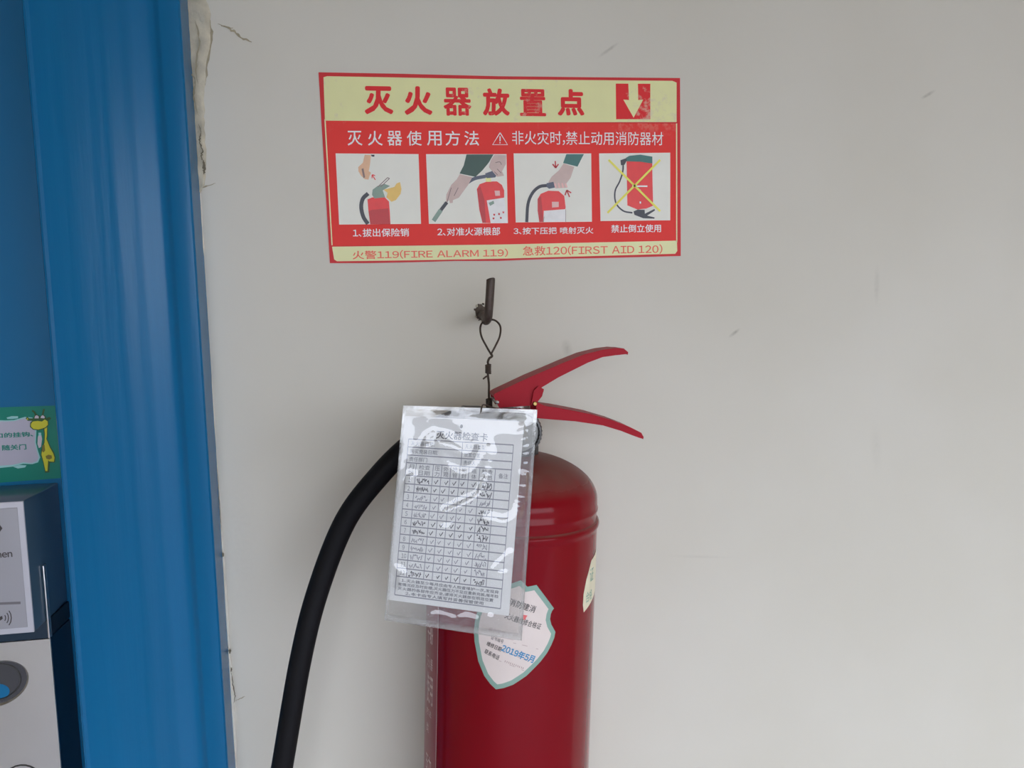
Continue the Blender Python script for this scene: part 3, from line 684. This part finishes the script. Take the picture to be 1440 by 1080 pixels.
for x in (X0, X1): rules.append([(x, .122), (x, .968)])
cols = [.135, .275, .345, .42, .495, .57, .66, .79]
for x in cols: rules.append([(x, .250), (x, .866)])
rules += [[(.5, .122), (.5, .250)]]
flat('table_rules', strokes(rules, .0058), KS, 1, M_line, card)
for s, u0, v0, u1, v1 in [('灭火器编号:', .075, .132, .27, .156), ('灭火器类型:', .52, .132, .70, .156), ('购买充装日期:', .075, .175, .30, .199), ('放置位置:', .52, .175, .66, .199), ('责任部门', .075, .217, .22, .241), ('责任人', .52, .217, .62, .241)]:
    ktext(s, u0, v0, u1, v1, M_print)
hd = [('月', '份', .075, .12), ('检查', '日期', .16, .25), ('压', '力', .29, .33), ('外', '观', .362, .402), ('喷', '管', .437, .477), ('铅', '封', .512, .552), ('瓶', '体', .595, .635), ('检查', '人员', .68, .77), ('备注', None, .82, .90)]
for a, b, u0, u1 in hd:
    if b: ktext(a, u0, .257, u1, .282, M_print); ktext(b, u0, .287, u1, .312, M_print)
    else: ktext(a, u0, .272, u1, .298, M_print)
rk = random.Random(11)
pen, faded = [], []
for r in range(12):
    y = .318+dr*r; yc = y+dr*.55
    ktext(str(r+1), .082, y+dr*.25, .10+(.02 if r > 8 else 0), y+dr*.78, M_print)
    tgt = pen if r in (0, 1, 5, 6, 11) else faded
    for c in range(6):                      # ticks
        x = (cols[c+1]+(cols+[.9])[c+2])/2 if c < 5 else .612
        if c == 5: continue
        x += rk.uniform(-.012, .012); s = rk.uniform(.7, 1.1)
        tgt.append([(x-.014*s, yc-.004), (x-.004, yc+.010*s), (x+.016*s, yc-.013*s)])
    x = .15                                 # the scribbled date
    while x < .25:
        n = rk.randint(2, 4); h = dr*.33
        tgt.append([(x, yc+rk.uniform(-h, h)), (x+.006, yc+rk.uniform(-h, h)), (x+.010, yc+rk.uniform(-h, h)), (x+.015, yc+rk.uniform(-h, h))]); x += .017
    for k in range(7):                      # the scribbled signature
        x = .685+.013*k+rk.uniform(-.004, .004); h = dr*.42
        (pen if r in (3, 4, 5, 11) else tgt).append([(x-.006, yc+rk.uniform(-h, h)), (x+.008, yc+rk.uniform(-h, h)), (x+.004, yc+rk.uniform(-h, h))])
flat('pen_marks', strokes(pen, .0062), KS, 2, M_pen, card)['kind'] = 'stuff'; flat('faded_pen_marks', strokes(faded, .0055), KS, 2, M_penf, card)['kind'] = 'stuff'
for k, (s, u0, u1) in enumerate([('1、灭火器至少每月应由专人检查维护一次,发现异', .10, .90), ('常情况应及时处理,灭火器压力不足应重新充装,每年检', .075, .90), ('灭火器的各部件应齐全,请将灭火器放在明显位置', .075, .86), ('2、本卡由专人填写并妥善保管使用', .14, .78)]):
    ktext(s, u0, .876+k*.0225, u1, .894+k*.0225, M_print, .012)

# clear sleeve: front and back film, welded rim
s00, s10, s11, s01 = sl(567, 570), sl(755, 576), sl(733, 900), sl(540.5, 871)
sc = (s00+s10+s11+s01)/4
sleeve = empty('plastic_sleeve', sc); tag(sleeve, 'crinkled clear plastic sleeve hanging in front of the extinguisher', 'card sleeve')
def film(name, dens, haze, rough):
    m = bpy.data.materials.new(name); m.use_nodes = True; nt = m.node_tree; nt.nodes.clear()
    out = nt.nodes.new('ShaderNodeOutputMaterial')
    tr = nt.nodes.new('ShaderNodeBsdfTransparent'); tr.inputs[0].default_value = (dens, dens, dens*.99, 1)
    gl = nt.nodes.new('ShaderNodeBsdfGlossy'); gl.inputs['Roughness'].default_value = rough
    df = nt.nodes.new('ShaderNodeBsdfDiffuse'); df.inputs[0].default_value = (.75, .75, .74, 1)
    fr = nt.nodes.new('ShaderNodeFresnel'); fr.inputs['IOR'].default_value = 1.5
    mu = nt.nodes.new('ShaderNodeMath'); mu.operation = 'MULTIPLY'; mu.inputs[1].default_value = 2.5; mu.use_clamp = True
    nt.links.new(fr.outputs[0], mu.inputs[0])
    a = nt.nodes.new('ShaderNodeMixShader'); a.inputs[0].default_value = haze; nt.links.new(tr.outputs[0], a.inputs[1]); nt.links.new(df.outputs[0], a.inputs[2])
    b = nt.nodes.new('ShaderNodeMixShader'); nt.links.new(mu.outputs[0], b.inputs[0]); nt.links.new(a.outputs[0], b.inputs[1]); nt.links.new(gl.outputs[0], b.inputs[2])
    nt.links.new(b.outputs[0], out.inputs[0])
    tc = nt.nodes.new('ShaderNodeTexCoord'); n = nt.nodes.new('ShaderNodeTexNoise'); n.inputs['Scale'].default_value = 45; n.inputs['Detail'].default_value = 2
    nt.links.new(tc.outputs['Object'], n.inputs['Vector'])
    bp = nt.nodes.new('ShaderNodeBump'); bp.inputs['Strength'].default_value = .2; bp.inputs['Distance'].default_value = .003
    nt.links.new(n.outputs['Fac'], bp.inputs['Height']); nt.links.new(bp.outputs[0], gl.inputs['Normal'])
    return m
M_film = film('clear_film', .97, .02, .03); M_film2 = film('clear_film_rear', .96, .03, .06); M_weld = film('welded_film', .92, .10, .10)
def SLV(u, v, h): p = s00.lerp(s10, u).lerp(s01.lerp(s11, u), v); return p-sc+nS*h
def sheet(name, hf, material, nu=56, nv=90):
    V = [SLV(i/nu, j/nv, hf(i/nu, j/nv)) for j in range(nv+1) for i in range(nu+1)]
    Fc = [(j*(nu+1)+i, (j+1)*(nu+1)+i, (j+1)*(nu+1)+i+1, j*(nu+1)+i+1) for j in range(nv) for i in range(nu)]
    return obj(name, V, Fc, material, sleeve, smooth=True)
RIDGES = []                                 # creases in the film, traced in pixels and brought to sleeve coordinates
def suv(px, py):
    p = sl(px, py); u, v = .5, .5
    for _ in range(8):
        a, b = s00.lerp(s01, v), s10.lerp(s11, v); u = (p-a).dot(b-a)/(b-a).length_squared
        a, b = s00.lerp(s10, u), s01.lerp(s11, u); v = (p-a).dot(b-a)/(b-a).length_squared
    return u, v
for amp, wid, ln in [(.0011, .016, [(618, 617), (624, 640), (632, 658), (648, 666), (664, 662), (676, 648), (686, 630)]), (.0012, .018, [(600, 628), (618, 624), (636, 630), (652, 638)]),
                     (.0012, .014, [(628, 719), (652, 709), (672, 697), (682, 676), (690, 640)]), (.0009, .012, [(567, 698), (574, 684), (579, 670)]),
                     (.0012, .016, [(738, 668), (734, 700), (726, 724), (710, 734), (688, 731)]), (.0010, .014, [(716, 778), (704, 790), (694, 803), (708, 806)]),
                     (.0010, .014, [(556, 800), (566, 806), (562, 822)]), (.0010, .014, [(578, 862), (594, 871), (614, 866), (634, 870)]),
                     (.0010, .013, [(640, 876), (655, 868), (668, 872)]), (.0009, .014, [(690, 868), (702, 882), (716, 888)]), (.0007, .012, [(600, 640), (600, 618), (608, 610)]),
                     (.0008, .012, [(733, 600), (740, 640), (739, 700)])]:
    RIDGES.append((amp, wid, [suv(p.x, p.y) for p in catmull([(a, b, 0) for a, b in ln], 4)]))
def front_h(u, v):
    e = min(1, min(u, 1-u)/.10)*min(1, min(v*1.5, 1-v)/.07)
    w = noise.noise(Vector((u*2.6, v*3.6, 2.3)))*.0011+abs(noise.noise(Vector((u*4+v*2, v*5-u*2, 7.1))))*.0006
    for amp, wid, pts in RIDGES:
        d = min((u-a)**2+((v-b)*1.6)**2 for a, b in pts); w += amp*.9*math.exp(-d/(wid*wid*5.5))
    return .0012+e*(.0008+w)
def back_h(u, v): return -.0012-.0006*abs(noise.noise(Vector((u*4, v*5, 9))))
sheet('front_film', front_h, M_film, 110, 180); sheet('rear_film', back_h, M_film2, 20, 30)
V, Fc = [], []; rim_u, rim_v = .022, .016
Q = [(0, 0), (1, 0), (1, 1), (0, 1)]; I = [(rim_u, rim_v), (1-rim_u, rim_v), (1-rim_u, 1-rim_v*1.4), (rim_u, 1-rim_v*1.4)]
V = [SLV(u, v, .0016) for u, v in Q+I]+[SLV(u, v, -.0020) for u, v in Q+I]
for k in range(4):
    q = (k+1) % 4; Fc += [(k, q, 4+q, 4+k), (8+k, 12+k, 12+q, 8+q), (k, 8+k, 8+q, q)]
obj('welded_rim', V, Fc, M_weld, sleeve)
tube('hanging_cord', catmull([sl(676, 579)-sc+nS*.0022, sl(677, 573)-sc+nS*.0018, at(680, 569, -.140)-sc, at(690, 572, -.115)-sc, at(704, 577, -.094)-sc, at(690, 581, -.115)-sc, sl(676, 581)-sc-nS*.0022], 5), .0005, M_wire, sleeve, 6)

# ------------------------------------------------------------------ things on the blue door
M_silver = mat('silver_plastic', (126, 126, 132), rough=.4, spec=.5, var=.03)
M_silver2 = mat('silver_rim', (152, 152, 160), rough=.35, var=.03)
M_grey = mat('housing_blue_reflection', (58, 80, 98), rough=.35, spec=.5, coat=.3)  # blue in the grey stands in for the reflected door trim
M_dk = mat('recess_dark', (52, 52, 56), rough=.5)  # dark tone filling the oval opening
M_stain = mat('stainless_steel', (0.78, 0.76, 0.75), rough=.42, metal=1.0, raw=True, var=.10, vscale=9, bump=.05, bscale=12)
BX = -.2757
b0, b1 = at(32, 705, -.027), at(48, 889, -.027)
lock = empty('card_reader', (BX-.04, YD, b1.z)); tag(lock, 'silver grey card reader box fixed to the blue door', 'card reader')
lo = lock.location.copy()
def rel_box(name, x0, x1, y0, y1, z0, z1, m, par, off, bevel=.001): return box(name, x0-off.x, x1-off.x, y0-off.y, y1-off.y, z0-off.z, z1-off.z, m, par, bevel)
rel_box('housing', BX-.085, BX, -.0255, YD, b1.z, b0.z, M_grey, lock, lo)
fp = rel_box('front_frame', BX-.085, BX, -.027, -.0253, b1.z, b0.z, M_silver2, lock, lo, .0005)
rel_box('front_panel', BX-.082, BX-.0042, -.0275, -.0265, b1.z+.0045, b0.z-.0045, M_silver, lock, lo, .0003)
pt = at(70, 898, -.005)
rel_box('shade_strip', BX-.086, BX+.001, -.0050, YD, pt.z+.0003, b1.z, mat('painted_shade_navy', (30, 42, 54), rough=.5, spec=.2), lock, lo, .0005)  # dark strip painted in for the shadow gap below the reader
def LS(u, v, l): return (u-lo.x, -.0275-l*.00012-lo.y, v-lo.z)
def lk(px, py): p = at(px, py, -.0276); return (p.x, p.z)
(a, b), (c, d) = lk(-9, 785), lk(17, 776)
text('brand_lettering', 'men', a, c, b, d, LS, 1, M_ink, lock, weight=.02)
flat('emblem', [[lk(-12, 734), lk(-3, 734), lk(3.5, 743), lk(-3, 752), lk(-12, 752)]], LS, 1, M_ink, lock)
flat('divider_line', [[lk(-12, 847.5), lk(29, 846), lk(29, 849.5), lk(-12, 851)]], LS, 1, mat('grey_print', (92, 90, 94), rough=.6), lock)
wv = []
for r in (5, 9, 13): wv.append([lk(3+r*math.cos(t), 869-r*1.15*math.sin(t)) for t in (-.75, -.4, 0, .4, .75)])
flat('contactless_symbol', strokes(wv, .0007)+[[lk(-1, 868), lk(3, 866), lk(4, 870), lk(0, 873)]], LS, 1, M_ink, lock)

PX = -.2735
plate = empty('door_lock_plate', (PX-.05, YD, Z0-.62)); tag(plate, 'brushed stainless steel lock housing on the blue door below the card reader', 'lock')
po = plate.location.copy()
hc = at(-4, 962, -.006)
rel_box('housing', PX-.10, PX-.0012, -.004, YD, po.z, pt.z-.001, mat('housing_painted_shade', (16, 42, 62), rough=.4, spec=.3), plate, po, .0012)  # navy colour stands in for the shade beside the trim
fb_ = bmesh.new()
# front sheet with an oval opening
N = 40; oval = []; outer = []
X_0, X_1, Z_0, Z_1 = PX-.10, PX, po.z-.001, pt.z
for k in range(N):
    a = 2*math.pi*k/N; oval.append((hc.x+.0235*math.cos(a), hc.z+.0185*math.sin(a)+.004*math.cos(a)))
    ca, sa = math.cos(a), math.sin(a)
    tx = ((X_1 if ca > 0 else X_0)-hc.x)/ca if abs(ca) > 1e-6 else 1e9; tz = ((Z_1 if sa > 0 else Z_0)-hc.z)/sa if abs(sa) > 1e-6 else 1e9
    t = min(tx, tz); outer.append((hc.x+ca*t, hc.z+sa*t))
for cx_ in (X_0, X_1):
    for cz_ in (Z_0, Z_1):
        k = min(range(N), key=lambda q: (outer[q][0]-cx_)**2+(outer[q][1]-cz_)**2); outer[k] = (cx_, cz_)
vi = [fb_.verts.new((x-po.x, -.0058-po.y, z-po.z)) for x, z in oval]; vo = [fb_.verts.new((x-po.x, -.0058-po.y, z-po.z)) for x, z in outer]
vk = [fb_.verts.new((x-po.x, -.0040-po.y, z-po.z)) for x, z in outer]; vr = [fb_.verts.new((hc.x+(x-hc.x)*.9-po.x, -.0040-po.y, hc.z+(z-hc.z)*.9-po.z)) for x, z in oval]
for k in range(N):
    q = (k+1) % N
    fb_.faces.new((vi[k], vi[q], vo[q], vo[k])); fb_.faces.new((vo[k], vo[q], vk[q], vk[k])); fb_.faces.new((vi[q], vi[k], vr[k], vr[q]))
bmesh.ops.recalc_face_normals(fb_, faces=fb_.faces)
from_bm('front_sheet', fb_, M_stain, plate)
def PS(u, v, l): return (u-po.x, -.0041-l*.0002-po.y, v-po.z)
cup = flat('handle_recess', [[(hc.x+(x-hc.x)*.96, hc.z+(z-hc.z)*.96) for x, z in oval]], PS, 1, M_dk, plate)
flat('blue_insert', [[(hc.x-.001+.009*math.cos(a*.2618), hc.z-.007+.0065*math.sin(a*.2618)) for a in range(24)]], PS, 2, M_blue2, plate)
tube('recess_ring', [(hc.x+.017*math.cos(t*.2618)-po.x, -.0046-po.y, hc.z+.001+.0145*math.sin(t*.2618)+.002*math.cos(t*.2618)-po.z) for t in range(25)], .0006, M_dark, plate, 6)
kc = at(31, 1100, -.006)
tube('key_ring_groove', [(kc.x+.0145*math.cos(t*.2618)-po.x, -.0058-po.y, kc.z+.0145*math.sin(t*.2618)-po.z) for t in range(25)], .0007, M_dark, plate, 6)
fl0 = at(63, 795, -.005)
rel_box('plate_flange', PX-.0014, PX, -.0058, -.0010, pt.z+.0003, fl0.z, M_stain, lock, lo, .0004)  # steel flange of the lock plate, parented to the card reader

# green notice sticker with a cartoon giraffe
sk = at(30, 620, YD); notice = empty('green_notice', (sk.x, YD-.0003, sk.z)); tag(notice, 'green notice sticker with a yellow giraffe on the blue door', 'sticker')
def NP(px, py): p = at(px, py, YD); return (p.x-sk.x, p.z-sk.z)
def NS(u, v, l): return (u, -.0001-l*.00015, v)
def Np(pts): return [NP(*p) for p in pts]
N_ = {'green': (8, 104, 90), 'pale': (152, 150, 164), 'mint': (126, 172, 172), 'text': (26, 108, 98), 'yel': (172, 168, 44), 'dk': (44, 74, 40), 'brown': (104, 96, 36), 'eye': (170, 164, 172), 'mauve': (110, 70, 110)}
NM = {k: mat('notice_'+k, v, rough=.4, var=.05, vscale=60) for k, v in N_.items()}
def nf(name, pts, col, layer): return flat(name, [Np(pts)], NS, layer, NM[col], notice)
nf('sticker_sheet', [(-160, 578), (84, 570), (88, 672), (-150, 690)], 'green', 1)
nf('white_panel_edge', [(-120, 590), (-20, 590), (8, 591), (20, 590.5), (36, 586), (46, 587), (52, 600), (51, 622), (54, 634), (57, 643), (54, 650), (46, 652.5), (33, 652), (18, 656), (-20, 660), (-120, 662)], 'mint', 2)
nf('white_panel', [(-120, 591.5), (-20, 591.5), (8, 592.5), (20, 592), (36, 588), (45, 588.5), (50.5, 600), (49.5, 622), (52.5, 634), (55, 643), (52.5, 648.5), (45, 651), (33, 650), (18, 653.5), (-20, 656), (-120, 658)], 'pale', 3)
nf('cloud_blob', [(10, 587), (17, 585), (26, 585), (26, 588), (18, 589), (11, 589)], 'mint', 3)
nf('cloud_blob', [(19, 656), (28, 653.5), (38, 654), (36, 657), (26, 658.5)], 'mint', 4)
def ntext(s, x0, y0, x1, y1): 
    (a, b), (c, d) = NP(x0, y1), NP(x1, y0); text('lettering', s, a, c, b, d, NS, 4, NM['text'], notice, weight=.03)
ntext('口的挂钩、', -5, 606.5, 47, 616); ntext('随关门', 4, 624, 37.5, 633.5)
nf('giraffe_outline', [(61.5, 600), (67.5, 599), (68, 613), (67, 617), (72, 628), (77, 636), (79, 643), (78, 650), (71, 650.5), (70, 664), (64, 664.5), (61, 650), (58, 640), (58.5, 632), (62, 622), (62.5, 610)], 'dk', 4)
nf('giraffe_body', [(63, 600), (67, 600), (66.8, 612), (66, 617), (71, 629), (75.5, 637), (77.5, 643), (76.5, 649), (70, 648.5), (68.5, 646.5), (67.5, 662), (64.8, 662), (62, 649), (59.2, 639), (60, 633), (63.5, 622), (64, 610)], 'yel', 5)
nf('giraffe_spot', [(65, 641), (69, 639), (73.5, 640), (74, 644), (70, 646), (66, 644.5)], 'brown', 6)
nf('giraffe_spot', [(60.5, 626), (63.5, 625), (64.5, 633), (62, 636), (60, 634)], 'brown', 6)
nf('giraffe_head_outline', [(37, 588), (39, 585.5), (42, 588), (48, 588), (49, 584), (53, 582.5), (57, 585), (61, 582.5), (65, 585), (66, 588), (70, 586), (73, 588), (71, 590), (69, 591), (69.5, 597), (66, 601.5), (61.5, 603.5), (55, 605), (47.5, 604), (43, 600), (43.5, 594), (46, 591.5), (40, 591.5)], 'dk', 6)
nf('giraffe_muzzle', [(44.5, 596), (47, 592.5), (54, 591.5), (60, 592.5), (64, 589.5), (68, 592), (68.3, 597), (65, 600.5), (61, 602), (55, 603.7), (48, 602.7), (44.7, 599.5)], 'yel', 7)
nf('giraffe_eye', [(49.5, 588), (50.5, 584.5), (53, 583.5), (55.5, 585.5), (55.5, 588)], 'eye', 7)
nf('giraffe_eye', [(58, 587.5), (59, 584.5), (61.5, 583.5), (64, 586), (63.5, 588)], 'eye', 7)
nf('giraffe_ear', [(38.5, 590), (39.3, 587), (41, 589.5)], 'yel', 7)
flat('giraffe_horn', strokes([Np([(52, 584), (49, 579), (46, 577)]), Np([(61, 583), (62, 578), (63, 575)])], .0014), NS, 6, NM['dk'], notice)
nf('water_bottle', [(55.5, 609), (58.5, 609), (60, 617), (58.5, 628), (55.5, 630), (53.5, 624), (54, 615)], 'eye', 5)
nf('bottle_cap', [(55, 608), (58.8, 608), (59, 612.5), (55, 612.5)], 'mint', 6)
